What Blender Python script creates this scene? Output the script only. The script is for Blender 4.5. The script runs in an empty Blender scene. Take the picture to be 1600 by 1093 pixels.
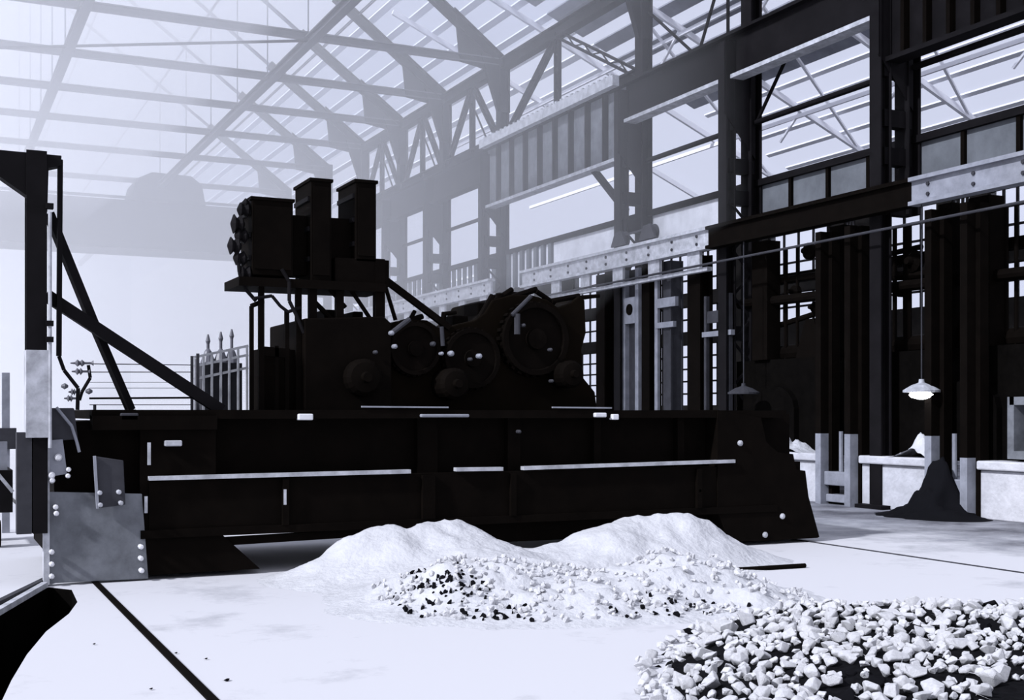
import bpy, bmesh, math, random
from mathutils import Vector, Matrix, noise

# ------------------------------------------------------------------ camera, sky, sun, exposure
C = bpy.context.scene
COL = C.collection
F = 1900.0                                   # focal length in pixels of the 1600 px wide frame
TH = math.atan(915 / F); S_, C_ = math.sin(TH), math.cos(TH)
EYE = 2.0                                    # eye height above the charging floor; hall runs along +Y
cam_d = bpy.data.cameras.new('camera'); cam = bpy.data.objects.new('camera', cam_d); COL.objects.link(cam)
cam_d.sensor_width = 36.0; cam_d.lens = 36.0 * F / 1600; cam_d.shift_y = 98.5 / 1600
cam_d.clip_end = 500
cam.location = (0, 0, EYE); cam.rotation_euler = (math.radians(90), 0, -TH)
C.camera = cam
C.view_settings.view_transform = 'Standard'; C.view_settings.look = 'None'
C.view_settings.gamma = 1; C.view_settings.use_curve_mapping = False
C.view_settings.exposure = 0.12
w = bpy.data.worlds.new('sky'); C.world = w; w.use_nodes = True
bg = w.node_tree.nodes['Background']
bg.inputs[0].default_value = (0.80, 0.83, 1.0, 1); bg.inputs[1].default_value = 0.85
sun_d = bpy.data.lights.new('sun', 'SUN'); sun_d.energy = 4.2; sun_d.angle = math.radians(3)
sun_d.color = (0.90, 0.92, 1.0)
sun = bpy.data.objects.new('sun', sun_d); COL.objects.link(sun)
sun.rotation_euler = Vector((1.0, 0.2, -0.75)).to_track_quat('-Z', 'Y').to_euler()
cy = C.cycles
cy.max_bounces = 8; cy.diffuse_bounces = 4; cy.volume_bounces = 4; cy.transparent_max_bounces = 24
cy.use_denoising = True

# ------------------------------------------------------------------ pixel to place
def dirv(u, v):
    t = (u - 800) / F
    return S_ + C_ * t, C_ - S_ * t, (645 - v) / F
def onY(u, v, Y):
    d = dirv(u, v); k = Y / d[1]; return Vector((d[0] * k, Y, EYE + d[2] * k))
def onX(u, v, X):
    d = dirv(u, v); k = X / d[0]; return Vector((X, d[1] * k, EYE + d[2] * k))
def onZ(u, v, Z=0.0):
    d = dirv(u, v); k = (Z - EYE) / d[2]; return Vector((d[0] * k, d[1] * k, Z))

# ------------------------------------------------------------------ materials
def mat(name, col, rough=0.8, spec=0.2, metal=0.0, var=0.0, scale=4.0, col2=None, bump=0.0, bscale=None, stretch=None, lo=0.35, hi=0.7):
    m = bpy.data.materials.new(name); m.use_nodes = True
    nt = m.node_tree; b = nt.nodes['Principled BSDF']
    b.inputs['Roughness'].default_value = rough; b.inputs['Metallic'].default_value = metal
    b.inputs['Specular IOR Level'].default_value = spec
    b.inputs['Base Color'].default_value = (*col, 1)
    if var or col2 or bump:
        tc = nt.nodes.new('ShaderNodeTexCoord'); mp = nt.nodes.new('ShaderNodeMapping')
        nt.links.new(tc.outputs['Object'], mp.inputs['Vector'])
        if stretch: mp.inputs['Scale'].default_value = stretch
    if var or col2:
        n = nt.nodes.new('ShaderNodeTexNoise'); n.inputs['Scale'].default_value = scale
        n.inputs['Detail'].default_value = 6; n.inputs['Roughness'].default_value = 0.65
        nt.links.new(mp.outputs[0], n.inputs['Vector'])
        r = nt.nodes.new('ShaderNodeValToRGB')
        r.color_ramp.elements[0].position = lo; r.color_ramp.elements[1].position = hi
        c2 = col2 if col2 else tuple(max(0, c * (1 - var)) for c in col)
        r.color_ramp.elements[0].color = (*c2, 1); r.color_ramp.elements[1].color = (*col, 1)
        nt.links.new(n.outputs['Fac'], r.inputs[0]); nt.links.new(r.outputs[0], b.inputs['Base Color'])
    if bump:
        n2 = nt.nodes.new('ShaderNodeTexNoise'); n2.inputs['Scale'].default_value = bscale or scale * 4
        n2.inputs['Detail'].default_value = 5
        nt.links.new(mp.outputs[0], n2.inputs['Vector'])
        bp = nt.nodes.new('ShaderNodeBump'); bp.inputs['Strength'].default_value = bump; bp.inputs['Distance'].default_value = 0.05
        nt.links.new(n2.outputs['Fac'], bp.inputs['Height']); nt.links.new(bp.outputs[0], b.inputs['Normal'])
    return m

M = {}
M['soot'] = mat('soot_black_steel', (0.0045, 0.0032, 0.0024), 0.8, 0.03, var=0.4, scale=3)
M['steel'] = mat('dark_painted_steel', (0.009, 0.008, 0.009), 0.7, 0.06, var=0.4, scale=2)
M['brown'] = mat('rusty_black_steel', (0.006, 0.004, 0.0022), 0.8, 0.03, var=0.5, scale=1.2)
M['grey'] = mat('grey_plate_steel', (0.19, 0.20, 0.22), 0.7, 0.15, var=0.45, scale=2.5)
M['greyd'] = mat('dull_grey_steel', (0.05, 0.05, 0.058), 0.7, 0.15, var=0.4, scale=3)
M['pale'] = mat('pale_worn_and_lit_steel', (0.55, 0.56, 0.60), 0.6, 0.2, var=0.45, scale=5)  # also colours ledges and flanges where light catches them
M['mid'] = mat('light_grey_steel', (0.30, 0.31, 0.35), 0.7, 0.15, var=0.35, scale=3)
M['bright'] = mat('bare_bright_and_glint_steel', (0.75, 0.75, 0.78), 0.45, 0.4, var=0.2, scale=6)  # bare steel fittings, also glints put into colour
M['white'] = mat('limewashed_brick', (0.60, 0.60, 0.63), 0.9, 0.05, var=0.25, scale=3, bump=0.3)
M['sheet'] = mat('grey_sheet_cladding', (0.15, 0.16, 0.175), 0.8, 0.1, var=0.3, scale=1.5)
M['steamsheet'] = mat('steam_pale_cladding', (0.82, 0.83, 0.88), 0.8, 0.1, var=0.3, scale=1.0)  # pale tone stands for steam in front of the sheeting
M['brick'] = mat('dark_brick', (0.010, 0.009, 0.0085), 0.9, 0.05, var=0.4, scale=2)
M['furn'] = mat('soot_furnace_brick', (0.004, 0.0034, 0.003), 0.9, 0.02, var=0.5, scale=3)
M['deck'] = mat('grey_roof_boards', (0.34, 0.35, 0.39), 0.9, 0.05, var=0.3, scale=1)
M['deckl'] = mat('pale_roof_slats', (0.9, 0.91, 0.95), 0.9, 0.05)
M['roofg'] = mat('grey_roof_steel', (0.12, 0.12, 0.13), 0.7, 0.1)  # lightened grey, so ties and struts fade as in haze
M['raft'] = mat('pale_roof_steel', (0.9, 0.9, 0.94), 0.8, 0.1)
M['sand'] = mat('pale_sand', (0.54, 0.545, 0.57), 0.95, 0.02, var=0.14, scale=3, bump=0.5, bscale=14)
M['rock'] = mat('pale_limestone', (0.60, 0.60, 0.62), 0.9, 0.05, var=0.22, scale=9, bump=0.4)
M['gapshade'] = mat('heap_gap_shade', (0.009, 0.009, 0.0105), 0.95, 0.02, var=0.5, scale=20)  # near-black stands for the shade in the gaps between lumps
M['slag_and_shade'] = mat('dark_slag_and_gap_shade', (0.0065, 0.0065, 0.0078), 0.95, 0.02)  # slag, also the black lumps that deepen shade in the heap
M['porc'] = mat('grey_porcelain', (0.12, 0.12, 0.14), 0.4, 0.3)
M['endwall'] = mat('pale_end_wall', (0.6, 0.62, 0.66), 0.9, 0.05)

def floor_mat():
    m = mat('charging_floor_concrete', (0.56, 0.57, 0.60), 0.9, 0.05)
    nt = m.node_tree; b = nt.nodes['Principled BSDF']
    tc = nt.nodes.new('ShaderNodeTexCoord')
    n = nt.nodes.new('ShaderNodeTexNoise'); n.inputs['Scale'].default_value = 0.55; n.inputs['Detail'].default_value = 9
    n.inputs['Roughness'].default_value = 0.7
    nt.links.new(tc.outputs['Object'], n.inputs['Vector'])
    sx = nt.nodes.new('ShaderNodeSeparateXYZ'); nt.links.new(tc.outputs['Object'], sx.inputs[0])
    # floor darker in patches towards the furnace front
    mr = nt.nodes.new('ShaderNodeMapRange'); mr.inputs[1].default_value = 12.2; mr.inputs[2].default_value = 16.5
    mr.inputs[3].default_value = 0.0; mr.inputs[4].default_value = 0.42
    nt.links.new(sx.outputs[0], mr.inputs[0])
    ad = nt.nodes.new('ShaderNodeMath'); ad.operation = 'SUBTRACT'
    nt.links.new(n.outputs['Fac'], ad.inputs[0]); nt.links.new(mr.outputs[0], ad.inputs[1])
    r = nt.nodes.new('ShaderNodeValToRGB')
    e = r.color_ramp.elements
    e[0].position = 0.0; e[0].color = (0.10, 0.10, 0.115, 1)
    e[1].position = 0.44; e[1].color = (0.56, 0.56, 0.585, 1)
    x = e.new(0.2); x.color = (0.28, 0.285, 0.31, 1)
    nt.links.new(ad.outputs[0], r.inputs[0]); nt.links.new(r.outputs[0], b.inputs['Base Color'])
    return m
M['floor'] = floor_mat()

def glass_mat(name, tint, opac):
    m = bpy.data.materials.new(name); m.use_nodes = True
    nt = m.node_tree; nt.nodes.clear()
    o = nt.nodes.new('ShaderNodeOutputMaterial'); mx = nt.nodes.new('ShaderNodeMixShader')
    t = nt.nodes.new('ShaderNodeBsdfTransparent'); t.inputs[0].default_value = (*tint, 1)
    d = nt.nodes.new('ShaderNodeBsdfDiffuse'); d.inputs[0].default_value = (0.8, 0.8, 0.85, 1)
    mx.inputs[0].default_value = opac
    nt.links.new(t.outputs[0], mx.inputs[1]); nt.links.new(d.outputs[0], mx.inputs[2]); nt.links.new(mx.outputs[0], o.inputs[0])
    return m
M['roofglass'] = glass_mat('roof_glazing', (0.97, 0.98, 1.0), 0.06)
M['pane'] = glass_mat('window_glass', (0.97, 0.98, 1.0), 0.03)

def emit_mat(name, col, s):
    m = bpy.data.materials.new(name); m.use_nodes = True
    b = m.node_tree.nodes['Principled BSDF']; b.inputs['Base Color'].default_value = (*col, 1)
    b.inputs['Emission Color'].default_value = (*col, 1); b.inputs['Emission Strength'].default_value = s
    return m
M['lamp'] = emit_mat('lit_lamp_glass', (0.95, 0.95, 1.0), 14.0)

def haze_mat(d):
    m = bpy.data.materials.new('hall_haze'); m.use_nodes = True
    nt = m.node_tree; nt.nodes.clear()
    o = nt.nodes.new('ShaderNodeOutputMaterial'); s = nt.nodes.new('ShaderNodeVolumeScatter')
    s.inputs['Color'].default_value = (0.99, 0.99, 1.0, 1); s.inputs['Density'].default_value = d
    nt.links.new(s.outputs[0], o.inputs['Volume'])
    return m

# ------------------------------------------------------------------ mesh builder
class MB:
    def __init__(s): s.v = []; s.f = []
    def add(s, vs, fs):
        o = len(s.v); s.v += [Vector(p) for p in vs]; s.f += [tuple(i + o for i in f) for f in fs]; return s
    def box(s, a, b):
        x0, x1 = sorted((a[0], b[0])); y0, y1 = sorted((a[1], b[1])); z0, z1 = sorted((a[2], b[2]))
        return s.add([(x0, y0, z0), (x1, y0, z0), (x1, y1, z0), (x0, y1, z0), (x0, y0, z1), (x1, y0, z1), (x1, y1, z1), (x0, y1, z1)],
              [(0, 3, 2, 1), (4, 5, 6, 7), (0, 1, 5, 4), (1, 2, 6, 5), (2, 3, 7, 6), (3, 0, 4, 7)])
    def axes(s, p, q, up):
        d = (Vector(q) - Vector(p)).normalized(); up = Vector(up)
        if abs(d.dot(up)) > 0.98: up = Vector((1, 0, 0)) if abs(d.x) < 0.9 else Vector((0, 1, 0))
        r = d.cross(up).normalized(); u = r.cross(d).normalized(); return d, r, u
    def bar(s, p, q, wd, ht, up=(0, 0, 1), off=(0, 0)):
        p, q = Vector(p), Vector(q); d, r, u = s.axes(p, q, up)
        c = r * off[0] + u * off[1]; vs = []
        for e in (p, q):
            for a, b in ((-1, -1), (1, -1), (1, 1), (-1, 1)): vs.append(e + c + r * (a * wd / 2) + u * (b * ht / 2))
        return s.add(vs, [(0, 3, 2, 1), (4, 5, 6, 7), (0, 1, 5, 4), (1, 2, 6, 5), (2, 3, 7, 6), (3, 0, 4, 7)])
    def ibeam(s, p, q, b, h, tf=0.03, tw=0.03, up=(0, 0, 1)):
        s.bar(p, q, b, tf, up, (0, h / 2 - tf / 2)); s.bar(p, q, b, tf, up, (0, -h / 2 + tf / 2)); return s.bar(p, q, tw, h - 2 * tf, up)
    def tube(s, p, q, r, n=10, r2=None):
        p, q = Vector(p), Vector(q); d, a, b = s.axes(p, q, (0, 0, 1)); vs = []
        r2 = r if r2 is None else r2
        for e, rr in ((p, r), (q, r2)):
            for k in range(n):
                t = 2 * math.pi * k / n; vs.append(e + a * (rr * math.cos(t)) + b * (rr * math.sin(t)))
        fs = [(k, (k + 1) % n, n + (k + 1) % n, n + k) for k in range(n)] + [tuple(range(n - 1, -1, -1)), tuple(range(n, 2 * n))]
        return s.add(vs, fs)
    def path(s, pts, r, n=8):
        for i in range(len(pts) - 1): s.tube(pts[i], pts[i + 1], r, n)
        return s
    def prism(s, poly, vec):
        n = len(poly); vec = Vector(vec); vs = [Vector(p) for p in poly] + [Vector(p) + vec for p in poly]
        return s.add(vs, [tuple(range(n)), tuple(range(2 * n - 1, n - 1, -1))] + [(k, k + n, (k + 1) % n + n, (k + 1) % n) for k in range(n)])
    def lathe(s, base, axis, prof, n=16):
        base = Vector(base); ax = Vector(axis).normalized(); d, a, b = s.axes(base, base + ax, (0, 0, 1)); vs = []; m = len(prof)
        for r, h in prof:
            for k in range(n):
                t = 2 * math.pi * k / n; vs.append(base + ax * h + a * (r * math.cos(t)) + b * (r * math.sin(t)))
        fs = []
        for i in range(m - 1):
            for k in range(n): fs.append((i * n + k, i * n + (k + 1) % n, (i + 1) * n + (k + 1) % n, (i + 1) * n + k))
        fs += [tuple(range(n - 1, -1, -1)), tuple(range((m - 1) * n, m * n))]
        return s.add(vs, fs)
    def build(s, name, m, parent=None, smooth=False, bevel=0):
        me = bpy.data.meshes.new(name)
        off = Vector((0, 0, 0)); q = parent
        while q: off += q.location; q = q.parent
        me.from_pydata([tuple(p - off) for p in s.v], [], s.f)
        bm = bmesh.new(); bm.from_mesh(me); bmesh.ops.recalc_face_normals(bm, faces=bm.faces); bm.to_mesh(me); bm.free()
        me.materials.append(M[m] if isinstance(m, str) else m)
        if smooth:
            for p in me.polygons: p.use_smooth = True
        o = bpy.data.objects.new(name, me); COL.objects.link(o)
        if parent: o.parent = parent
        if bevel:
            bv = o.modifiers.new('bevel', 'BEVEL'); bv.width = bevel; bv.segments = 2; bv.limit_method = 'ANGLE'
        return o
def tag(o, label, cat, group=None, kind=None):
    o['label'] = label; o['category'] = cat
    if group: o['group'] = group
    if kind: o['kind'] = kind
    return o
def thing(name, loc, label, cat, group=None):
    o = bpy.data.objects.new(name, None); o.empty_display_size = 0.2; COL.objects.link(o); o.location = loc
    return tag(o, label, cat, group)
def struct(o):
    o['kind'] = 'structure'; return o

# ================================================================== THE SETTING
XA, XL, XR = 18.4, 18.1, 18.85           # crane girder line, nave leg, outer leg of the arcade columns
RIDGE, EAVE, XC = 25.6, 14.75, 4.4
# floor with the sunken pit at its left
def make_floor():
    bm = bmesh.new()
    pit = [onZ(*p) for p in ((76, 917), (112, 921), (121, 940), (108, 958), (72, 986), (42, 1022), (18, 1062), (2, 1096))]
    pit += [Vector((0.30, 8.0, 0)), Vector((-2.5, 8.0, 0)), Vector((-2.5, 13.6, 0)), Vector((0.62, 13.62, 0))]
    outer = [Vector(p) for p in ((-14, -6, 0), (41, -6, 0), (41, 131, 0), (-14, 131, 0))]
    def loop(pts):
        vs = [bm.verts.new(p) for p in pts]; return [bm.edges.new((vs[i], vs[(i + 1) % len(vs)])) for i in range(len(vs))]
    e = loop(outer) + loop(pit)
    bmesh.ops.triangle_fill(bm, edges=e, use_beauty=True, normal=(0, 0, 1))
    me = bpy.data.meshes.new('floor'); bm.to_mesh(me); bm.free(); me.materials.append(M['floor'])
    o = bpy.data.objects.new('floor', me); COL.objects.link(o); struct(o)
    mb = MB(); n = len(pit)
    top = [p - Vector((0, 0, 0.0)) for p in pit]; bot = [p - Vector((0, 0, 1.6)) for p in pit]
    mb.add(top + bot, [(k, (k + 1) % n, n + (k + 1) % n, n + k) for k in range(n)] + [tuple(range(n, 2 * n))])
    p = mb.build('pit_lining', 'furn'); p['kind'] = 'structure'
make_floor()
# far walls
mb = MB(); mb.box((-10, 130, 0), (19, 130.4, 20)); struct(mb.build('wall_back', 'endwall'))
# nave roof glazing and purlins
mb = MB()
mb.prism([(XR, 12, EAVE + .3), (XC, 12, RIDGE), (XC, 12, RIDGE + .03), (XR, 12, EAVE + .33)], (0, 118, 0))
mb.prism([(2 * XC - XR, 12, EAVE + .3), (XC, 12, RIDGE), (XC, 12, RIDGE + .03), (2 * XC - XR, 12, EAVE + .33)], (0, 118, 0))
struct(mb.build('ceiling', 'roofglass'))
mb = MB()
for k in range(1, 4):
    f = k / 4
    for sgn in (1, -1):
        x = XC + sgn * (XR - XC) * (1 - f); z = EAVE + .2 + (RIDGE - EAVE - .3) * f
        mb.ibeam((x, 12, z), (x, 130, z), .07, .1, .015, .015)
struct(mb.build('trim_purlins', 'mid'))  # light grey makes the purlins fade like haze
# aisle roof behind the arcade: boards between strips of glazing
def zr(x): return 12 + (40 - x) * .43
mb = MB(); gl = MB()
fb = MB(); pr = MB()
x = 19.2
while x < 37.5:
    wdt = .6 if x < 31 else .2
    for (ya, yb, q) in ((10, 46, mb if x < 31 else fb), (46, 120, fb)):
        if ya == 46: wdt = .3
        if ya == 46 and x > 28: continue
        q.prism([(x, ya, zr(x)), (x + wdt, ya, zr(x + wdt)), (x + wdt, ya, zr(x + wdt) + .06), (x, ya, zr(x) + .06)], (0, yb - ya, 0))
    x += 1.15
for x in (38.4, 39.5): fb.box((x, 10, zr(x) - .1), (x + .18, 120, zr(x) + .08))
struct(mb.build('ceiling_boards', 'deck')); struct(fb.build('ceiling_slats', 'deckl'))
for k in range(6):
    y = 22 + 6.2 * k
    pr.bar((19.4, y, zr(19.4) - .35), (39.8, y, zr(39.8) - .35), .16, .22)
    if k < 4: pr.bar((24, y, zr(24) - .3), (36, y + 6.2, zr(36) - .3), .1, .1)
    for x in ((27, 33) if k < 4 else ()): pr.bar((x, y, zr(x) - .3), (x, y + 1.4, zr(x) - 1.4), .09, .09)
for x in (27, 33): pr.bar((x, 12, zr(x) - .55), (x, 66, zr(x) - .55), .12, .16)
struct(pr.build('trim_roof_steel', 'raft'))
gl.prism([(19.2, 10, zr(19.2) + .1), (40, 10, zr(40) + .1), (40, 10, zr(40) + .13), (19.2, 10, zr(19.2) + .13)], (0, 110, 0))
struct(gl.build('ceiling_glazing', 'roofglass'))
# right outer wall with two rows of windows
def wy(u): return onX(u, 400, 40.5).y
WY = [(wy(b), wy(a)) for a, b in ((1557, 1645), (1500, 1528), (1372, 1476), (1331, 1349), (1212, 1304), (1100, 1160), (1030, 1085), (965, 1020), (905, 955))]
ROWS = [(6.7, 8.2), (8.95, 11.3)]
LOW = {5, 6, 7, 8}
mb = MB()
mb.box((40, 8, 0), (40.5, WY[0][0], 12.6)); mb.box((40, WY[-1][1], 0), (40.5, 122, 12.6))
for i, (a, b) in enumerate(WY):
    z = 0
    rows = ([(2.4, 6.0)] if i in LOW else [(2.5, 4.2)]) + ROWS
    for (p, q) in rows: mb.box((40, a, z), (40.5, b, p)); z = q
    mb.box((40, a, z), (40.5, b, 12.6))
    if i < len(WY) - 1: mb.box((40, b, 0), (40.5, WY[i + 1][0], 12.6))
struct(mb.build('wall_right', 'brick'))
nwin = 0
for i, (a, b) in enumerate(WY):
    rows = ([(2.4, 6.0)] if i in LOW else [(2.5, 4.2)]) + ROWS
    for (p, q) in rows:
        nwin += 1; fr = MB()
        for k in range(5): y = a + (b - a) * k / 4; fr.box((40.1, y - .05, p), (40.2, y + .05, q))
        m = max(2, round((q - p) / .75))
        for k in range(m + 1): z = p + (q - p) * k / m; fr.box((40.1, a, z - .05), (40.2, b, z + .05))
        o = struct(fr.build('window_%d' % nwin, 'steel'))
        MB().box((40.14, a, p), (40.16, b, q)).build('glass_pane', 'pane', o)
# haze that fills the far part of the nave
HZ = haze_mat(0.0265)
mb = MB(); xl, xr = 2 * XC - XR + .3, 17.85
mb.prism([(xl, 24, .01), (9.5, 24, .01), (14.5, 24, 5.0), (xr, 24, 6.75), (xr, 24, EAVE - .3), (XC, 24, RIDGE - .6), (xl, 24, EAVE - .3)], (0, 105, 0))
mb2 = MB(); mb2.prism([(-6, 26, 11.5), (7, 26, 11.5), (9.5, 26, 13.5), (9.5, 26, 18), (XC, 26, 21), (-6, 26, 18)], (0, 38, 0))
tag(mb2.build('smoke', haze_mat(0.035)), 'thicker pale smoke hanging under the roof at upper left', 'smoke', kind='stuff')
tag(mb.build('haze', HZ), 'pale smoky haze filling the far end of the hall', 'haze', kind='stuff')

# ================================================================== THE ARCADE
def yX(u, X): return onX(u, 300, X).y
LEGU = [1376, 1136, 971, 756, 668.5, 603, 545, 490]
COLY = [yX(u, XL) for u in LEGU]
CLAB = ['steel column nearest the right edge, in front of the grey panels, soot black',
        'black steel column of two legs, second from the right edge',
        'grey-black steel column beside the deep ribbed girder, on its near right side',
        'hazy grey column at the far left end of the deep ribbed girder',
        'pale hazy column standing between two pairs of white window openings',
        'faint hazy column just right of the tallest black control box',
        'very faint hazy column top showing above the tallest black control boxes',
        'faintest hazy column top above the black control boxes, furthest down the hall']
def lattice(mb, p0, p1, r, wd, th=.03, n=8, side=(0, 1, 0)):
    p0, p1, r, sd = Vector(p0), Vector(p1), Vector(r), Vector(side)
    for k in range(n):
        a = p0.lerp(p1, k / n); b = p0.lerp(p1, (k + 1) / n); s = 1 if k % 2 else -1
        mb.bar(a + r * s, b - r * s, wd, th, sd)
for i, y in enumerate(COLY):
    t = thing('steel_column', (XA, y, 0), CLAB[i], 'column', 'arcade columns')
    mb = MB(); mb.ibeam((XL, y, 0), (XL, y, 11.3), .34, .30, .035, .03, (1, 0, 0)); mb.build('leg', 'steel', t)
    zl = 6.2 if i == 0 else 0
    mb = MB(); mb.ibeam((XR, y, zl), (XR, y, 14.6), .42, .34, .035, .03, (1, 0, 0)); mb.build('leg', 'steel', t)
    mb = MB()
    if i: lattice(mb, (XL + .37, y - .13, .4), (XL + .37, y - .13, 7.2), (.3, 0, 0), .07, .02, 12)
    for z in ((0.2, 4.0) if i else (6.35,)) + (7.4, 8.2, 9.25, 10.6): mb.box((XL, y - .12, z - .18), (XR, y + .12, z + .18))
    mb.build('lacing', 'steel', t)
    mb = MB(); mb.box((XL - .35, y - .4, 0), (XR + .4, y + .4, .08)); mb.build('base_plate', 'steel', t)
    mb = MB()      # bracket that carries the crane girder and the flared head under the roof
    mb.prism([(XL - .2, y - .16, 9.5), (XR, y - .16, 8.4), (XR, y - .16, 11.3), (XL - .2, y - .16, 11.3)], (0, .04, 0))
    mb.prism([(XR - .9, y - .1, 14.95), (XR + .25, y - .1, 14.95), (XR + .25, y - .1, 12.9), (XR - .2, y - .1, 12.9)], (0, .2, 0))
    mb.build('bracket', 'steel', t)

# crane runway girders, one per bay
GY = [COLY[0] - 5.6] + COLY
GLAB = ['black crane girder crossing the top right corner above the grey panels',
        'black shallow crane girder between the two nearest columns',
        'dark grey shallow crane girder right of the deep ribbed one',
        'deep grey crane girder with upright ribs and a pale top ledge',
        'hazy crane girder above the white openings left of the deep ribbed girder',
        'pale hazy crane girder above the white openings beside the tallest control box',
        'faint crane girder in haze behind the tallest control box',
        'faintest crane girder deep in the haze behind the control boxes']
for i in range(len(GY) - 1):
    y0, y1 = GY[i], GY[i + 1]; deep = i in (0, 3)
    zt, zb = 11.45, (9.45 if deep else 10.45)
    t = thing('crane_girder', (XA - .1, (y0 + y1) / 2, zb), GLAB[i], 'girder', 'crane runway girders')
    x = XA - .12
    MB().box((x - .02, y0, zb), (x + .02, y1, zt)).build('web', 'grey' if i == 3 else 'steel', t)
    MB().box((x - .2, y0, zt), (x + .2, y1, zt + .06)).build('top_flange', 'steel', t)
    MB().box((x - .2, y0, zb - .1), (x + .2, y1, zb)).build('bottom_flange', 'pale' if i in (1, 2, 3) else 'steel', t)  # pale flanges carry the light on the lower edge in their colour
    n = 9 if deep else 4
    for k in range(1, n):
        y = y0 + (y1 - y0) * k / n
        if deep: MB().box((x - .18, y - .05, zb), (x + .02, y + .05, zt)).build('stiffener', 'soot', t)
    MB().box((x - .04, y0, zt + .06), (x + .04, y1, zt + .16)).build('crane_rail', 'steel', t)
    if i == 3:
        mb = MB(); mb.box((x - .42, y0 + .1, zt + .02), (x - .2, y1 - .1, zt + .32))
        k = y0 + .3
        while k < y1 - .2: mb.box((x - .36, k, zt + .32), (x - .24, k + .12, zt + .4)); k += .34
        mb.build('walkway_ledge', 'pale', t)  # pale colour stands for light on the ledge top

# wall trusses above the girders
TLAB = {3: 'dark laced roof truss over the deep ribbed girder', 4: 'grey hazy wall truss of crossed bars left of the flared dark column head',
        5: 'pale hazy wall truss between the two hazy flared column heads', 6: 'faintest wall truss right above the tallest control box'}
for i in (3, 4, 5, 6):
    y0, y1 = GY[i], GY[i + 1]; x = XR
    t = thing('wall_truss', (x, (y0 + y1) / 2, 11.7), TLAB[i], 'truss', 'arcade wall trusses')
    MB().ibeam((x, y0, 14.62), (x, y1, 14.62), .34, .42, .05, .05).build('top_chord', 'steel', t)
    MB().ibeam((x, y0, 11.95), (x, y1, 11.95), .3, .3, .05, .05).build('bottom_chord', 'steel', t)
    ym = (y0 + y1) / 2 + (.0 if i > 3 else .55); mb = MB(); mb2 = MB(); mb3 = MB()
    def laced(mb, a, b, wdt):
        a, b = Vector(a), Vector(b); d, r, u = mb.axes(a, b, (1, 0, 0))
        for s in (-1, 1): mb.bar(a + r * s * wdt / 2, b + r * s * wdt / 2, .07, .12, (1, 0, 0))
        lattice(mb, a, b, r * (wdt / 2), .04, .03, 9, (1, 0, 0))
    laced(mb, (x, ym, 11.95), (x, ym, 14.55), .26); mb.build('vertical', 'steel', t)
    laced(mb2, (x, ym, 14.5), (x, y1 - .3, 11.95), .26); mb2.build('diagonal', 'steel', t)
    laced(mb3, (x, ym - .1, 14.5), (x, y0 + .3, 11.95), .2); mb3.build('diagonal', 'steel', t)
    if i > 3:
        MB().bar((x, ym + .5, 14.4), (x, ym - 1.6, 11.9), .05, .05).build('diagonal', 'steel', t)
for i in (1, 2):
    y0, y1 = GY[i], GY[i + 1]
    t = thing('sway_brace', (XR, (y0 + y1) / 2, 11.7), ['thin crossed tie rods above the girder between the two nearest columns',
              'thin V of tie rods in front of the striped roof, above the shallow grey girder'][i - 1], 'brace')
    ym = y0 + (y1 - y0) * .45
    for a, b in (((XR, y1 - .3, 13.6), (XR, ym, 11.6)), ((XR, ym + .1, 11.6), (XR, y0 + .9, 14.2)), ((XR, y0 + 1.0, 11.6), (XR, y0 + 1.0, 14.6))):
        MB().tube(a, b, .045, 8).build('tie_rod', 'steel', t)
# rails, braces and cladding between the columns
BLAB = ['dark round rail crossing the opening at the right edge', 'dark round rail crossing the big white opening between the two nearest columns',
        'thin rail across the white opening right of the deep girder', None,
        'thin hazy rail across the white openings left of the deep girder', 'faint rail across the white openings beside the tallest control box', None, None]
for i, l in enumerate(BLAB):
    if l: tag(MB().tube((XR, GY[i] + .2, 9.32), (XR, GY[i + 1] - .2, 9.32), .07, 10).build('guard_rail', 'steel'), l, 'rail', 'rails across the openings')
mb = MB(); y = COLY[0]
tag(MB().tube((XR, GY[2] - .2, 9.3), (XR, GY[2] - 1.5, 10.75), .045, 8).build('corner_brace', 'steel'), 'thin slanting rod at left of the big white opening between near columns', 'brace')
tag(MB().bar((XR - .1, y + .1, 9.55), (XR - .1, y + .75, 10.35), .09, .09).build('corner_brace', 'steel'), 'short black corner brace under the girder beside the nearest column', 'brace')
tag(MB().bar((XR - .1, COLY[1] + .1, 9.75), (XR - .1, COLY[1] + .75, 10.4), .07, .07).build('corner_brace', 'steel'), 'short dark corner brace under the grey girder beside the second column', 'brace')
tag(MB().bar((XA, COLY[2] + .25, 7.9), (XA, COLY[2] + 2.1, 9.4), .2, .14).build('corner_brace', 'steel'), 'grey slanting strut under the near end of the deep ribbed girder', 'brace')
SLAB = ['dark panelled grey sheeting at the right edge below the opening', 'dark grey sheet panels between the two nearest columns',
        'sheeting below the white opening, pale colour standing for steam', 'smooth sheeting under the deep ribbed girder, pale colour standing for steam',
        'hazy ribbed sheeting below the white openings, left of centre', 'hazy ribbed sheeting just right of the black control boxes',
        'hazy sheeting behind the black control boxes', None]
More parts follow.
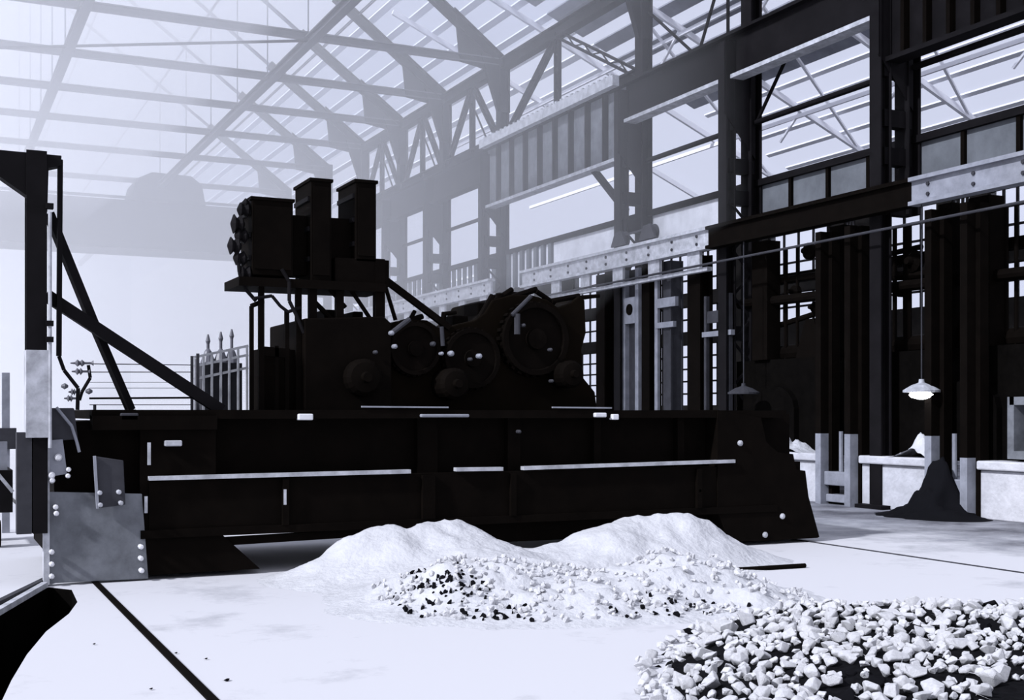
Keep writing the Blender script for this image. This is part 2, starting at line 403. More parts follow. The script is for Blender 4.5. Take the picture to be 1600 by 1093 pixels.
for i, l in enumerate(SLAB):
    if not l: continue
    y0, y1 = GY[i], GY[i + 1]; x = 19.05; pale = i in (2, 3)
    t = thing('sheet_cladding', (x, (y0 + y1) / 2, 6.55), l, 'cladding', 'sheeting panels of the arcade')
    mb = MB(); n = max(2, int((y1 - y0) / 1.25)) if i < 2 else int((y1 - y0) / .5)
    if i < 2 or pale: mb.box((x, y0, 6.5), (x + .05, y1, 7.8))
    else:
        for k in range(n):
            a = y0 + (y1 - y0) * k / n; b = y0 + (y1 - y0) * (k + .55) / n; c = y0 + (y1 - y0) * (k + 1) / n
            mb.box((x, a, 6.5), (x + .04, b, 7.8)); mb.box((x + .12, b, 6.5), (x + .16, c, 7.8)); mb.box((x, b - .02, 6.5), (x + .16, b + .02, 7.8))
    mb.build('sheet', 'steamsheet' if pale else 'sheet', t)
    if i == 3:
        mb = MB(); k = y1 - 3.6
        while k < y1: mb.box((x - .1, k, 6.5), (x, k + .22, 7.74)); k += .55
        mb.build('rib', 'sheet', t)
    MB().box((x - .12, y0, 7.74), (x + .1, y1, 7.9)).build('sill', 'steel', t)
    if i < 2:
        for k in range(1, n): y = y0 + (y1 - y0) * k / n; MB().box((x - .08, y - .05, 6.5), (x, y + .05, 7.74)).build('mullion', 'soot', t)

# low runway beam carrying the trolley
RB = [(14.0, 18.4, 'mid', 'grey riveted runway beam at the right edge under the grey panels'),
      (18.4, 25.4, 'soot', 'runway beam coloured black for the shadowed gap between the two nearest columns'),  # black stands for shade on this stretch of beam
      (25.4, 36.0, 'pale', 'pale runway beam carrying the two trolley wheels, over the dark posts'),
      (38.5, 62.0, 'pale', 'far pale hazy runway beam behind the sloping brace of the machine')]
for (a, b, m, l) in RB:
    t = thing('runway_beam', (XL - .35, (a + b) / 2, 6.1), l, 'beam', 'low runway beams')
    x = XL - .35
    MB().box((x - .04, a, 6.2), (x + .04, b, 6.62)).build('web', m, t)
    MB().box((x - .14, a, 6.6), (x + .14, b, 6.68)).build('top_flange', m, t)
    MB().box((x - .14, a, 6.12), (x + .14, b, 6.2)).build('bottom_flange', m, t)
    if m != 'soot':
        mb = MB(); k = a + .5
        while k < b - .3:
            for z in (6.3, 6.5): mb.tube((x - .04, k, z), (x - .075, k, z), .04, 6)
            k += 1.15
        mb.build('rivets', 'greyd', t)
    if m == 'pale':
        mb = MB(); k = a + .4
        while k < b - .3: mb.box((x - .03, k, 5.68), (x + .05, k + .55, 6.12)); k += 1.9
        mb.build('hanger', m, t)
        MB().box((x - .08, a, 5.58), (x + .08, b, 5.68)).build('lower_rail', m, t)
t = thing('trolley', (XL - .35, 30.2, 6.68), 'dark two-wheeled trolley standing on the pale runway beam', 'trolley')
for u in (973, 1018):
    y = yX(u, XL - .35); MB().lathe((XL - .45, y, 6.9), (1, 0, 0), [(.24, 0), (.24, .05), (.19, .06), (.19, .16), (.24, .17), (.24, .2)], 18).build('wheel', 'greyd', t)
    MB().prism([(XL - .5, y - .42, 6.72), (XL - .5, y + .42, 6.72), (XL - .5, y + .2, 7.1), (XL - .5, y - .15, 7.12)], (.06, 0, 0)).build('wheel_fork', 'greyd', t)
MB().bar((XL - .35, yX(973, XL - .35), 7.02), (XL - .35, yX(1018, XL - .35), 7.04), .06, .05).build('link_bar', 'greyd', t)
tag(MB().tube((XL - .5, 34.5, 5.7), (XL - .5, 15, 5.76), .03, 8).build('trolley_cable', 'greyd'), 'long thin pale cable slanting across the right half of the hall', 'cable')

# dark posts with pale flanges under the runway beam (rear furnace front)
def ypx(u, X=XL): return onX(u, 400, X).y
PL = [(947, 30, 'soot', 'first black post right of the machinery hump, under the pale beam'),
      (990, 18, 'mid', 'pale channel post with a dark slot, right of the first black post'),
      (1018, 24, 'soot', 'black post close against the pale channel post, on its right'),
      (1052, 22, 'greyd', 'dark grey post with a bright bracket near its top'),
      (1094, 34, 'soot', 'broad black post left of the small grey frame')
      ]
for (u, wpx, m, l) in PL:
    X = XL + .1; y = ypx(u, X); wd = wpx / 48.0 * .8
    t = thing('furnace_post', (X, y, 0), l, 'post')
    if m == 'mid':
        for s in (-1, 1): MB().box((X - .12, y + s * .36 - .09, 0), (X + .12, y + s * .36 + .09, 6.1)).build('leg', 'mid', t)
        MB().box((X + .02, y - .28, 0), (X + .1, y + .28, 6.1)).build('web', 'greyd', t)
        MB().box((X - .13, y - .28, 4.55), (X - .06, y + .28, 5.3)).build('plate', 'mid', t)
        MB().tube((X - .16, y, 4.95), (X - .05, y, 4.95), .16, 14).build('wheel_boss', 'soot', t)
    else:
        MB().ibeam((X, y, 0), (X, y, 6.1), wd, .4, .05, .3, (1, 0, 0)).build('shaft', m, t)
        if m == 'greyd':
            MB().box((X - .3, y - .55, 4.85), (X - .2, y + .35, 5.1)).build('bracket', 'mid', t)
            MB().box((X - .3, y - .45, 4.3), (X - .2, y + .45, 4.45)).build('bracket', 'mid', t)
            MB().box((X - .28, y + .35, 0), (X - .2, y + .5, 6.0)).build('pale_flange', 'mid', t)
X = XL; y = ypx(1122)
t = thing('valve_frame', (X, y, 0), 'small grey frame with a crossbar in the dark left of the second column', 'frame')
for s in (-.5, .5): MB().box((X - .05, y + s - .05, 0), (X + .05, y + s + .05, 5.0)).build('upright', 'greyd', t)
MB().box((X - .08, y - .65, 3.95), (X + .04, y + .6, 4.08)).build('crossbar', 'mid', t)
MB().box((X - .06, y - .4, 4.3), (X + .04, y + .4, 4.6)).build('panel', 'greyd', t)

# ================================================================== THE FURNACE
XF = 18.1
def yf(u): return onX(u, 750, XF).y
t = thing('open_hearth_furnace', (20.5, 19, 0), 'long soot-black furnace front above white panels on the right', 'furnace')
MB().box((XF + .4, 13.2, 1.05), (23.5, 25.3, 3.3)).build('body', 'furn', t)
mb = MB()
for y in (14.7, 17.6, 20.8, 23.6):
    pts = [(XF + .25, y - .75, 1.1), (XF + .25, y + .75, 1.1), (XF + .25, y + .75, 2.1)] + \
          [(XF + .25, y + .75 * math.cos(a), 2.1 + .55 * math.sin(a)) for a in [math.pi * k / 8 for k in range(1, 8)]] + [(XF + .25, y - .75, 2.1)]
    MB().prism(pts, (.15, 0, 0)).build('charging_door', 'furn', t)
MB().tube((XF + .9, 13.2, 3.45), (XF + .9, 25.3, 3.45), .22, 12).build('gas_main', 'soot', t)
MB().tube((XF + .5, 13.2, 4.6), (XF + .5, 25.3, 4.75), .12, 10).build('water_pipe', 'soot', t)
for u, r in ((1228, .05), (1246, .04), (1287, .06), (1398, .05), (1418, .09), (1452, .05), (1512, .05), (1572, .05), (1588, .04)):
    y = onX(u, 400, XF + .75).y; MB().tube((XF + .75, y, 3.3), (XF + .75, y, 6.0), r, 8).build('stand_pipe', 'soot', t)
for u, v, r in ((1262, 392, .2), (1300, 400, .16), (1240, 455, .15), (1425, 408, .24), (1404, 455, .12), (1462, 440, .14), (1272, 480, .14)):
    p = onX(u, v, XF + .7); MB().lathe(p, (-1, 0, 0), [(r * .4, -.2), (r, -.12), (r, 0), (r * .5, .06), (r * .3, .16)], 12).build('valve', 'soot', t)
for u0, v0, u1, v1, r in ((1205, 440, 1310, 425, .09), (1205, 512, 1305, 480, .07), (1380, 432, 1478, 428, .1), (1375, 400, 1440, 385, .06)):
    MB().tube(onX(u0, v0, XF + .8), onX(u1, v1, XF + .8), r, 8).build('branch_pipe', 'soot', t)
MB().box((XF + .9, 14.2, 5.2), (XF + 1.2, 25.3, 5.42)).build('cross_girder', 'soot', t)
for u, hw in ((1197, .3), (1318, .22), (1488, .18), (1541, .26)):
    y, z0 = onX(u, 400, XF + .5).y, 3.3
    MB().box((XF + .3, y - hw, z0), (XF + .7, y + hw, 6.2)).build('uptake_post', 'soot', t)
for y in (22.6, 18.3):
    MB().prism([(XF + .5, y - .5, 3.3), (XF + .5, y + .5, 3.3), (XF + .5, y + .15, 4.2), (XF + .5, y - .15, 4.2)], (.4, 0, 0)).build('damper_hood', 'soot', t)
MB().box((XF - .02, 14.2, 1.15), (XF + .3, 16.35, 1.3)).build('door_frame', 'grey', t)
MB().box((XF - .02, 16.2, 1.3), (XF + .3, 16.35, 2.3)).build('door_frame', 'grey', t)
MB().box((XF - .02, 14.2, 2.15), (XF + .3, 16.3, 2.3)).build('door_frame', 'grey', t)
MB().prism([(XF + .02, 14.5 + k * .3, 1.55 + .35 * math.sin(math.pi * k / 5)) for k in range(6)], (.1, 0, 0)).build('door_lintel', 'mid', t)
# white panels under the furnace doors
for (a, b, l) in ((13.2, yf(1537), 'white limewashed panel at the right edge below the grey furnace door'),
                  (yf(1462), yf(1352), 'white limewashed panel between the two pairs of pale posts'),
                  (yf(1289), yf(1205), 'white limewashed panel just right of the black end of the machine')):
    t = thing('brick_plinth', (XF, (a + b) / 2, 0), l, 'plinth', 'white panels along the furnace front')
    MB().box((XF - .1, a, 0), (XF + .38, b, .92)).build('face', 'white', t, bevel=.02)
    MB().box((XF - .2, a, .93), (XF + .4, b, 1.1)).build('coping', 'white', t, bevel=.03)
# buckstays: pairs of pale posts, upper legs blackened for shade, sill block between
for (ua, ub, l) in ((1470, 1526, 'pair of pale posts with a low block between, nearest the right edge'),
                    (1297, 1343, 'pair of slim white posts with a low seat-like block, right of the machine')):
    ya, yb = yf(ua), yf(ub)
    t = thing('buckstay', (XF - .25, (ya + yb) / 2, 0), l, 'buckstay', 'pale buckstay pairs')
    for y in (ya, yb):
        top = 2.2 if y == ya or ua < 1400 else 1.15
        lg = MB().box((XF - .34, y - .09, 0), (XF - .12, y + .09, 1.55 if top > 2 else top)).build('leg', 'mid', t)
        MB().box((XF - .34, y - .09, 1.55 if top > 2 else top), (XF - .12, y + .09, 6.0)).build('shade_leg', 'soot', t)  # black upper part stands for the shade higher up the post
        MB().box((XF - .12, y - .2, 0), (XF + .1, y + .2, 6.0)).build('back_plate', 'soot', t)
    MB().box((XF - .25, yb + .09, .42), (XF + .05, ya - .09, .72)).build('sill_block', 'mid', t, bevel=.02)
    MB().box((XF - .2, yb + .09, .05), (XF + .05, ya - .09, .22)).build('foot_block', 'mid', t, bevel=.02)
    for k in (.3, .55): y = yb + (ya - yb) * k; MB().tube((XF - .05, y, .72), (XF - .05, y, 1.6), .05, 8).build('pipe', 'mid', t)
# pendant lamps
def lamp(P, L, lab, r, lit):
    t = thing('pendant_lamp', P, lab, 'lamp', 'pendant lamps')
    P = Vector(P)
    MB().tube(P + Vector((0, 0, .16)), (P.x, P.y, L), .014, 6).build('cable', 'greyd', t)
    MB().lathe(P, (0, 0, 1), [(r, -.02), (r, .02), (r * .55, .12), (.06, .17), (.05, .24)], 20).build('shade', 'pale' if lit else 'greyd', t, smooth=False)
    if lit: MB().lathe(P + Vector((0, 0, -.1)), (0, 0, 1), [(.05, -.06), (.2, -.02), (.24, .03), (.2, .1)], 16).build('lamp_glass', 'lamp', t, smooth=True)
lamp(onX(1440, 611, 17.72), 6.13, 'lit white pendant lamp on a thin cable left of the pale posts', .36, True)
lamp(onX(1162, 614, 17.72), 6.13, 'unlit grey pendant lamp hanging in the dark above the machine end', .38, False)

# ================================================================== ROOF FRAMES
FR = ['dark flared roof frame nearest, at top centre', 'hazy roof frame, second from the nearest', 'pale hazy roof frame, third from the nearest',
      'faint roof frame, fourth from the nearest', 'fainter roof frame over the black control boxes', 'faintest roof frame far down the hall']
for i, y in enumerate(COLY[3:] + [COLY[-1] + 7.5]):
    t = thing('roof_frame', (XC, y, EAVE), FR[i], 'roof frame', 'roof frames of the hall')
    MB().ibeam((9.6, y, EAVE - .05), (XR - .2, y, EAVE - .05), .22, .26, .04, .04).build('tie_beam', 'roofg', t)
    MB().ibeam((2 * XC - XR, y, EAVE - .05), (9.6, y, EAVE - .05), .22, .26, .04, .04).build('tie_beam', 'roofg', t)
    for s in (1, -1):
        hx, hz = XC + s * (XR - XC - 4.6), EAVE + (RIDGE - .2 - EAVE) * 4.5 / (XR - XC - .1)
        MB().ibeam((XC + s * (XR - XC - .1), y, EAVE), (hx, y, hz), .26, .36, .04, .04, (0, 0, 1)).build('knee_rafter', 'steel', t)
        MB().ibeam((hx, y, hz), (XC, y, RIDGE - .2), .1, .14, .02, .02, (0, 0, 1)).build('upper_rafter', 'mid', t)  # upper rafters, hangers, king post: light grey in place of haze
        MB().prism([(XC + s * (XR - XC + .15), y - .04, EAVE - .9), (XC + s * (XR - XC + .15), y - .04, EAVE + .15),
                    (XC + s * (XR - XC - 1.9), y - .04, EAVE + 1.7), (XC + s * (XR - XC - 1.7), y - .04, EAVE - .2), (XC + s * (XR - XC - .7), y - .04, EAVE - .35)], (0, .08, 0)).build('gusset', 'steel', t)
        MB().bar((XC + s * 7.2, y, EAVE), (XC + s * 7.2, y, EAVE + 5.3), .04, .04).build('hanger', 'mid', t)
    MB().bar((XC, y, EAVE), (XC, y, RIDGE - .3), .05, .05).build('king_post', 'mid', t)
for x, l in ((11.6, 'long grey strut running down the hall and crossing every tie beam'), (4.4, 'faint long strut running down the hall at upper left')):
    tag(MB().ibeam((x, 30, EAVE - .25), (x, 108, EAVE - .25), .3, .3, .04, .04).build('roof_strut', 'roofg'), l, 'strut', 'struts along the hall roof')
tag(MB().tube((XC + 7.2, COLY[3], EAVE - .2), (-4, COLY[3] + 9, EAVE - .2), .05, 8).build('sway_rod', 'steel'), 'thin rod slanting left from the nearest strut crossing at the top', 'rod')

# overhead crane in the haze
Y = 69.0
t = thing('overhead_crane', (XC, Y, 11.5), 'hazy grey overhead crane bridge spanning the far hall', 'crane')
for k, y in enumerate((Y, Y + 3)):
    MB().box((2 * XC - XA + .5, y - .25, 11.0), (XA - .9, y + .25, 13.6)).build('bridge_girder', 'steel', t)
pc = onY(262, 340, Y)
MB().prism([(pc.x - 2.0, Y - .4, 13.6), (pc.x + 2.0, Y - .4, 13.6), (pc.x + 1.8, Y - .4, 14.7), (pc.x + 1.2, Y - .4, 15.15), (pc.x - .9, Y - .4, 15.2), (pc.x - 1.7, Y - .4, 14.8)], (0, 3.6, 0)).build('trolley_housing', 'steel', t)
MB().box((XC - 15, Y - .6, 13.6), (XA - .3, Y - .55, 13.75)).build('handrail', 'steel', t)
for x in (2 * XC - XA + .3, XA - .5): MB().box((x - .25, Y - .9, 11.52), (x + .25, Y + 3.9, 12.1)).build('end_carriage', 'steel', t)

# ================================================================== RAILS AND FLOOR THINGS
tag(MB().box((1.76, 4.5, 0), (1.83, 60, .015)).build('floor_rail', 'soot'), 'black rail set in the white floor, running from under the grey plate', 'rail', 'rails in the floor')
tag(MB().box((12.33, 4.5, 0), (12.37, 60, .012)).build('floor_rail', 'greyd'), 'thin dark rail in the floor right of the machine', 'rail', 'rails in the floor')
a, b = onZ(0, 946), onZ(84, 904)
tag(MB().bar(a + (a - b) * 1.0, b, .07, .05, off=(0, .04)).build('track_rail', 'greyd'), 'dark track rail along the edge of the pit at left', 'rail')
a, b = onZ(0, 958), onZ(70, 917)
tag(MB().bar(a + (a - b) * 1.0, b, .07, .06, off=(0, .03)).build('pit_kerb', 'pale'), 'white kerb along the rim of the dark pit at left', 'kerb')
p0, p1, p2 = onZ(1072, 888, .03), onZ(1112, 892, .03), onZ(1258, 883, .03)
tag(MB().path([p0, p1, p2], .03, 8).build('iron_bar', 'soot'), 'bent black iron bar lying on the floor beside the sand heap', 'bar')

# ================================================================== THE CHARGING MACHINE
Y0, Y1 = 15.0, 18.2
mc = thing('charging_machine', (7, 16.6, 0), 'huge soot-black charging machine spanning the hall floor on rails', 'machine')
def part(mb, name, m, parent=mc, **k): return mb.build(name, m, parent, **k)
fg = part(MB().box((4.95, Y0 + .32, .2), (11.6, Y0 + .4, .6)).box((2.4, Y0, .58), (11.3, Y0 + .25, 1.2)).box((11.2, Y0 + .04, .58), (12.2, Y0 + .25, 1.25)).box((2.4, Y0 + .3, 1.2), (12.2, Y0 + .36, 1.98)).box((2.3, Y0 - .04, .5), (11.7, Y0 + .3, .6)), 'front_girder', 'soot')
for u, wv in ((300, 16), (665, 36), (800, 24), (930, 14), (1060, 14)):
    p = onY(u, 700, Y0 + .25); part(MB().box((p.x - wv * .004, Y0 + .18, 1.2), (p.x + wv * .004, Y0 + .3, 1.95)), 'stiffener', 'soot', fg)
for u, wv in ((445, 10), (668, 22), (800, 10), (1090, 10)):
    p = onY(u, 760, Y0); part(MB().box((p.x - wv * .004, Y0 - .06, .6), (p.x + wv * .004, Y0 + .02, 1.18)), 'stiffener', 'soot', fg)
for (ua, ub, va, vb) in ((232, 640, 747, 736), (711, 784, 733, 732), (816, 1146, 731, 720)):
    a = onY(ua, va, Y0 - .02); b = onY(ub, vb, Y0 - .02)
    part(MB().bar(a, b, .1, .05), 'ledge_glint', 'pale', fg)  # pale strip stands for light caught on the ledge top
part(MB().bar(onY(254, 733, Y0 + .1), onY(308, 732, Y0 + .1), .06, .05), 'ledge_glint', 'bright', fg)  # bright strip, one more ledge glint put into colour
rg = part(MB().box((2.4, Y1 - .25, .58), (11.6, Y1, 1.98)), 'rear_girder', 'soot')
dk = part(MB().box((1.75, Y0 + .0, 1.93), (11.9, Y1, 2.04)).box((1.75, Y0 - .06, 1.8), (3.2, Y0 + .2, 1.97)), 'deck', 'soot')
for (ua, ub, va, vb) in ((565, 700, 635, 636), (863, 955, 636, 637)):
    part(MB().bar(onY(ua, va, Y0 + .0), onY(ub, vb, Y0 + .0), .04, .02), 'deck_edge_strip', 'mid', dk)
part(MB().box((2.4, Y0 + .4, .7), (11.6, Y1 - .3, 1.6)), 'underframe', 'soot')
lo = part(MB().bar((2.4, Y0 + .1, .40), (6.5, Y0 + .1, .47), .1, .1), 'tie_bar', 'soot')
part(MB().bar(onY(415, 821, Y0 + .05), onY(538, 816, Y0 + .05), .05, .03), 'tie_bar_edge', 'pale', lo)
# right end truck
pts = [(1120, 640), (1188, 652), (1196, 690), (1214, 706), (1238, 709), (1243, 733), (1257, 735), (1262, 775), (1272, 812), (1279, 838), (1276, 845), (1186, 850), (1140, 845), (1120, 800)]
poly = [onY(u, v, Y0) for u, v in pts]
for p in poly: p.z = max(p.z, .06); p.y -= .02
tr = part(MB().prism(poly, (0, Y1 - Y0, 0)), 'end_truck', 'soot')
for y in (Y0 + .4, Y1 - .5): part(MB().lathe((12.25, y, .36), (1, 0, 0), [(.34, 0), (.34, .04), (.3, .06), (.3, .2)], 24), 'wheel', 'soot', tr)
for (u, v) in ((1156, 692), (1092, 766), (1195, 835), (1222, 806)):
    p = onY(u, v, Y0 - .02); part(MB().lathe(p, (0, -1, 0), [(.045, -.03), (.045, .02), (.02, .04)], 10), 'bolt', 'pale', tr)
lt = part(MB().box((1.35, Y0 + .2, .25), (2.35, Y1, 1.9)).prism([(2.3, Y0 + .02, .06), (3.75, Y0 + .02, .06), (3.2, Y0 + .02, .58), (3.2, Y0 + .02, 1.9), (2.3, Y0 + .02, 1.9)], (0, 3, 0)), 'end_truck', 'soot')  # slanted foot added in place of the shadow on the floor beside it
for y in (Y0 + .5, Y1 - .5): part(MB().lathe((1.7, y, .36), (1, 0, 0), [(.34, 0), (.34, .04), (.3, .06), (.3, .2)], 24), 'wheel', 'soot', lt)
# grey guard plate and small plate at left
q = [onY(75, 768, Y0 - .02), onY(222, 771, Y0 - .02), onY(232, 905, Y0 - .02), onY(76, 911, Y0 - .02)]
for p in q: p.z = max(p.z, .02)
gp = part(MB().prism(q, (0, .05, 0)), 'guard_plate', 'grey', bevel=.01); gp['label'] = 'grey guard plate with bolts'
for (u, v) in ((86, 791), (87, 801), (80, 861), (80, 880), (80, 899), (219, 853), (219, 871), (220, 890)):
    p = onY(u, v, Y0 - .02); part(MB().lathe(p, (0, -1, 0), [(.03, -.02), (.03, .09), (.015, .1)], 8), 'bolt', 'bright', gp)
part(MB().box((onY(72, 800, Y0).x - .03, Y0 - .05, .02), (onY(77, 800, Y0).x, Y0 + .1, 1.85)), 'edge_strip', 'pale', gp)
q = [onY(146, 712, Y0 - .12), onY(193, 719, Y0 - .12), onY(196, 788, Y0 - .12), onY(151, 794, Y0 - .12)]
sp = part(MB().prism(q, (0, .06, 0)), 'hung_plate', 'greyd', bevel=.008)
part(MB().bar(q[0] + Vector((.01, -.01, 0)), q[3] + Vector((.01, -.01, 0)), .03, .05, (0, 1, 0)), 'pale_edge', 'mid', sp)
for (u, v) in ((155, 769), (185, 768), (156, 788), (188, 785)):
    p = onY(u, v, Y0 - .12); part(MB().lathe(p, (0, -1, 0), [(.028, -.02), (.028, .07), (.015, .08)], 8), 'bolt', 'pale', sp)
q = [onY(70, 637, Y0), onY(116, 637, Y0), onY(122, 686, Y0), onY(66, 690, Y0)]
bx = part(MB().prism(q, (0, .5, 0)), 'motor_box', 'greyd', bevel=.015)
part(MB().path([onY(88, 636, Y0 - .05), onY(112, 665, Y0 - .05), onY(120, 690, Y0 - .05), onY(124, 706, Y0 - .05)], .018), 'cable', 'mid', bx)
q = [onY(70, 688, Y0 - .03), onY(98, 686, Y0 - .03), onY(105, 740, Y0 - .03), onY(72, 745, Y0 - .03)]
cp = part(MB().prism(q, (0, .2, 0)), 'contact_plate', 'mid')
for (u, v, r) in ((91, 714, 6), (80, 742, 6), (107, 733, 4), (106, 743, 4), (81, 750, 5)):
    p = onY(u, v, Y0 - .05); part(MB().lathe(p, (0, -1, 0), [(r * .007, -.02), (r * .007, .03), (r * .004, .06)], 10), 'knob', 'bright', cp)
# small blocks added along the deck edge, coloured as glints
for (ua, ub, v, h, m) in ((464, 487, 651, 10, 'bright'), (655, 730, 649, 5, 'mid'), (926, 944, 648, 7, 'bright'), (953, 963, 651, 9, 'bright'), (256, 283, 692, 9, 'pale'), (187, 215, 651, 12, 'greyd')):
    a = onY(ua, v - h / 2, Y0 + .02); b = onY(ub, v + h / 2, Y0 + .02)
    part(MB().box((a.x, Y0 - .06, a.z), (b.x, Y0 + .05, b.z)), 'deck_glint', m, dk, bevel=.015)
for (u, v0, v1) in ((233, 691, 726), (228, 775, 801), (445, 764, 788)):
    a = onY(u, v0, Y0 - .05); b = onY(u, v1, Y0 - .05); part(MB().bar(a, b, .035, .03, (0, 1, 0)), 'pale_rod', 'pale', fg)
# left mast with arm
ms = part(MB().ibeam(onY(56, 680, Y0), (onY(56, 400, Y0).x, Y0, 5.0), .22, .26, .03, .03, (0, 1, 0)), 'mast', 'steel')
xm = onY(56, 400, Y0).x
part(MB().box((xm - .115, Y0 - .16, 1.72), (xm + .125, Y0 + .16, 2.72)), 'pale_sleeve', 'pale', ms)  # pale stretch of the lower mast
for s, m in ((-.13, 'greyd'), (.04, 'steel')): part(MB().box((xm + s - .08, Y0 - .1, .62), (xm + s + .08, Y0 + .1, 1.78)), 'mast_foot', m, ms)
part(MB().tube((xm + .14, Y0 - .15, 1.6), (xm + .14, Y0 - .15, 4.3), .02, 8), 'conduit', 'pale', ms)
for v in (322, 505, 530): p = onY(76, v, Y0 - .15); part(MB().box((p.x - .03, p.y - .05, p.z - .03), (p.x + .05, p.y + .05, p.z + .03)), 'bracket', 'steel', ms)
ar = part(MB().prism([onY(96, 243, Y0 - .1), onY(0, 234, Y0 - .1), onY(-130, 223, Y0 - .1), onY(-130, 262, Y0 - .1), onY(0, 276, Y0 - .1), onY(43, 306, Y0 - .1), onY(45, 330, Y0 - .1), onY(74, 330, Y0 - .1), onY(76, 262, Y0 - .1), onY(96, 258, Y0 - .1)], (0, .2, 0)), 'mast_arm', 'steel')
po = part(MB().bar(onY(94, 250, Y0), onY(92, 556, Y0), .055, .08, (0, 1, 0)), 'side_post', 'steel')
part(MB().path([onY(92, 556, Y0), onY(100, 578, Y0), onY(122, 606, Y0), onY(121, 640, Y0)], .022), 'post_foot', 'steel', po)
part(MB().bar(onY(76, 333, Y0 + .15), onY(150, 515, Y0 + .3), .1, .1).bar(onY(150, 515, Y0 + .3), onY(204, 640, Y0 + .5), .09, .09), 'mast_brace', 'steel')
part(MB().bar(onY(72, 461, Y0 + .1), onY(345, 640, Y0 + .3), .14, .14, (0, 1, 0)), 'mast_brace', 'steel')
part(MB().lathe(onY(204, 652, Y0 + .5), (0, 0, 1), [(.13, -.06), (.13, .05), (.06, .1)], 12), 'brace_foot', 'steel')
# current collectors and wires
cl = part(MB().path([onY(138, 570, Y0 + .4), onY(141, 590, Y0 + .4), onY(128, 612, Y0 + .4), onY(124, 625, Y0 + .4)], .02), 'collector', 'steel')
for (ua, ub, v) in ((110, 146, 567), (112, 140, 580), (107, 125, 612), (100, 122, 622)):
    p, q = onY(ua, v, Y0 + .4), onY(ub, v, Y0 + .4); L = (q - p).length
    part(MB().lathe(p, q - p, [(.008, 0), (.014, L * .2), (.045, L * .3), (.02, L * .42), (.045, L * .5), (.014, L * .62), (.014, L * .9), (.035, L)], 10), 'insulator', 'porc', cl)
for (u, v) in ((101, 603), (139, 611)):
    part(MB().lathe(onY(u, v, Y0 + .4), (1, 0, 0), [(.015, -.04), (.04, 0), (.015, .04)], 10), 'insulator', 'porc', cl)
for v0, v1, r in ((568, 570, .006), (581, 581, .006), (597, 597, .004), (606, 606, .004), (622, 621, .014), (632, 632, .006)):
    part(MB().tube(onY(140, v0, Y0 + .45), onY(302, v1, Y0 + 1.0), r, 6), 'collector_wire', 'steel', cl)
for u, v0 in ((300, 556), (309, 552), (148, 632)): part(MB().bar(onY(u, v0, Y0 + 1.0), onY(u, 650, Y0 + 1.0), .035, .035), 'wire_post', 'greyd', cl)
# bank of ribbed tanks on the rear deck
bk = part(MB().box(onY(318, 566, Y1 - .7), onY(366, 642, Y1 - .2)), 'resistor_bank', 'greyd')
for k, u in enumerate((325, 345, 362)):
    p = onY(u, 566, Y1 - .5); h = onY(u, 522 - 4 * k, Y1 - .5).z - p.z
    part(MB().lathe(p, (0, 0, 1), [(.11, -.05), (.11, .0), (.05, .16), (.022, .2), (.022, h - .14), (.035, h - .1), (.012, h)], 12), 'bushing', 'porc', bk)
fr = MB()
for u in (305, 318, 331, 345, 358, 372, 386): fr.bar(onY(u, 560 - (u - 305) * .22, Y1 - .75), onY(u, 642, Y1 - .75), .03, .03)
for dv in (0, 14, 34): fr.bar(onY(303, 558 + dv, Y1 - .75), onY(388, 540 + dv, Y1 - .75), .025, .035)
part(fr, 'cage', 'pale', bk)
# control boxes on their stand
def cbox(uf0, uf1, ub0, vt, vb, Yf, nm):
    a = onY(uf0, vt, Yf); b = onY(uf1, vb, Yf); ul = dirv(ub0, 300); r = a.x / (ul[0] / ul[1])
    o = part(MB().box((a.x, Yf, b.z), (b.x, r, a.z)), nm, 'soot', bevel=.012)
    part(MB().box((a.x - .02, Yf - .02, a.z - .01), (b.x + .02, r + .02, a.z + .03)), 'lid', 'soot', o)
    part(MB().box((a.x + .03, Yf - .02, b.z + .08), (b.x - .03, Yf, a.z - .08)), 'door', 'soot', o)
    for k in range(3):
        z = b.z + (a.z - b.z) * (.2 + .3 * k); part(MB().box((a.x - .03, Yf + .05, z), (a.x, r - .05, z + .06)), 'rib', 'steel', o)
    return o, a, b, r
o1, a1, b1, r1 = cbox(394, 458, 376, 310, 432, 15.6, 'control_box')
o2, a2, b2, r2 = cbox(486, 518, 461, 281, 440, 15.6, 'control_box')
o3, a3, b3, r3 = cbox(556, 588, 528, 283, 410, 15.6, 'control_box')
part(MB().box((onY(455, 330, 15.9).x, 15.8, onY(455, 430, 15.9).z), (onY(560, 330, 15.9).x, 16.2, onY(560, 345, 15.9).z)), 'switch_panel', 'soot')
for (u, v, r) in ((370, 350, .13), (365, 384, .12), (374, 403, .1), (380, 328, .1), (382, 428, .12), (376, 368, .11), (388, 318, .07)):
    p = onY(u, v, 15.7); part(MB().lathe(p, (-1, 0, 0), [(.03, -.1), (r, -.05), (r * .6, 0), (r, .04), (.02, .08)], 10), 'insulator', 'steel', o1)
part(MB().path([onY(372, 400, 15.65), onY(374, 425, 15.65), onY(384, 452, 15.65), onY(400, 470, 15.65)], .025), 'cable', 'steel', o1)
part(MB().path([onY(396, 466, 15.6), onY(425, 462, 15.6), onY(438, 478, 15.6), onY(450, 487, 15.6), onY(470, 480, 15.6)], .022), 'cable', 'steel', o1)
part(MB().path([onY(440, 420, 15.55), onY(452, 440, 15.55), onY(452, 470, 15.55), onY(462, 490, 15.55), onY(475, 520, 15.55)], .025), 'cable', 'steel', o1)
st = part(MB().box((onY(372, 430, 15.6).x, 15.55, onY(372, 446, 15.6).z), (onY(602, 430, 15.6).x, 16.4, onY(372, 432, 15.6).z)), 'control_stand', 'soot')
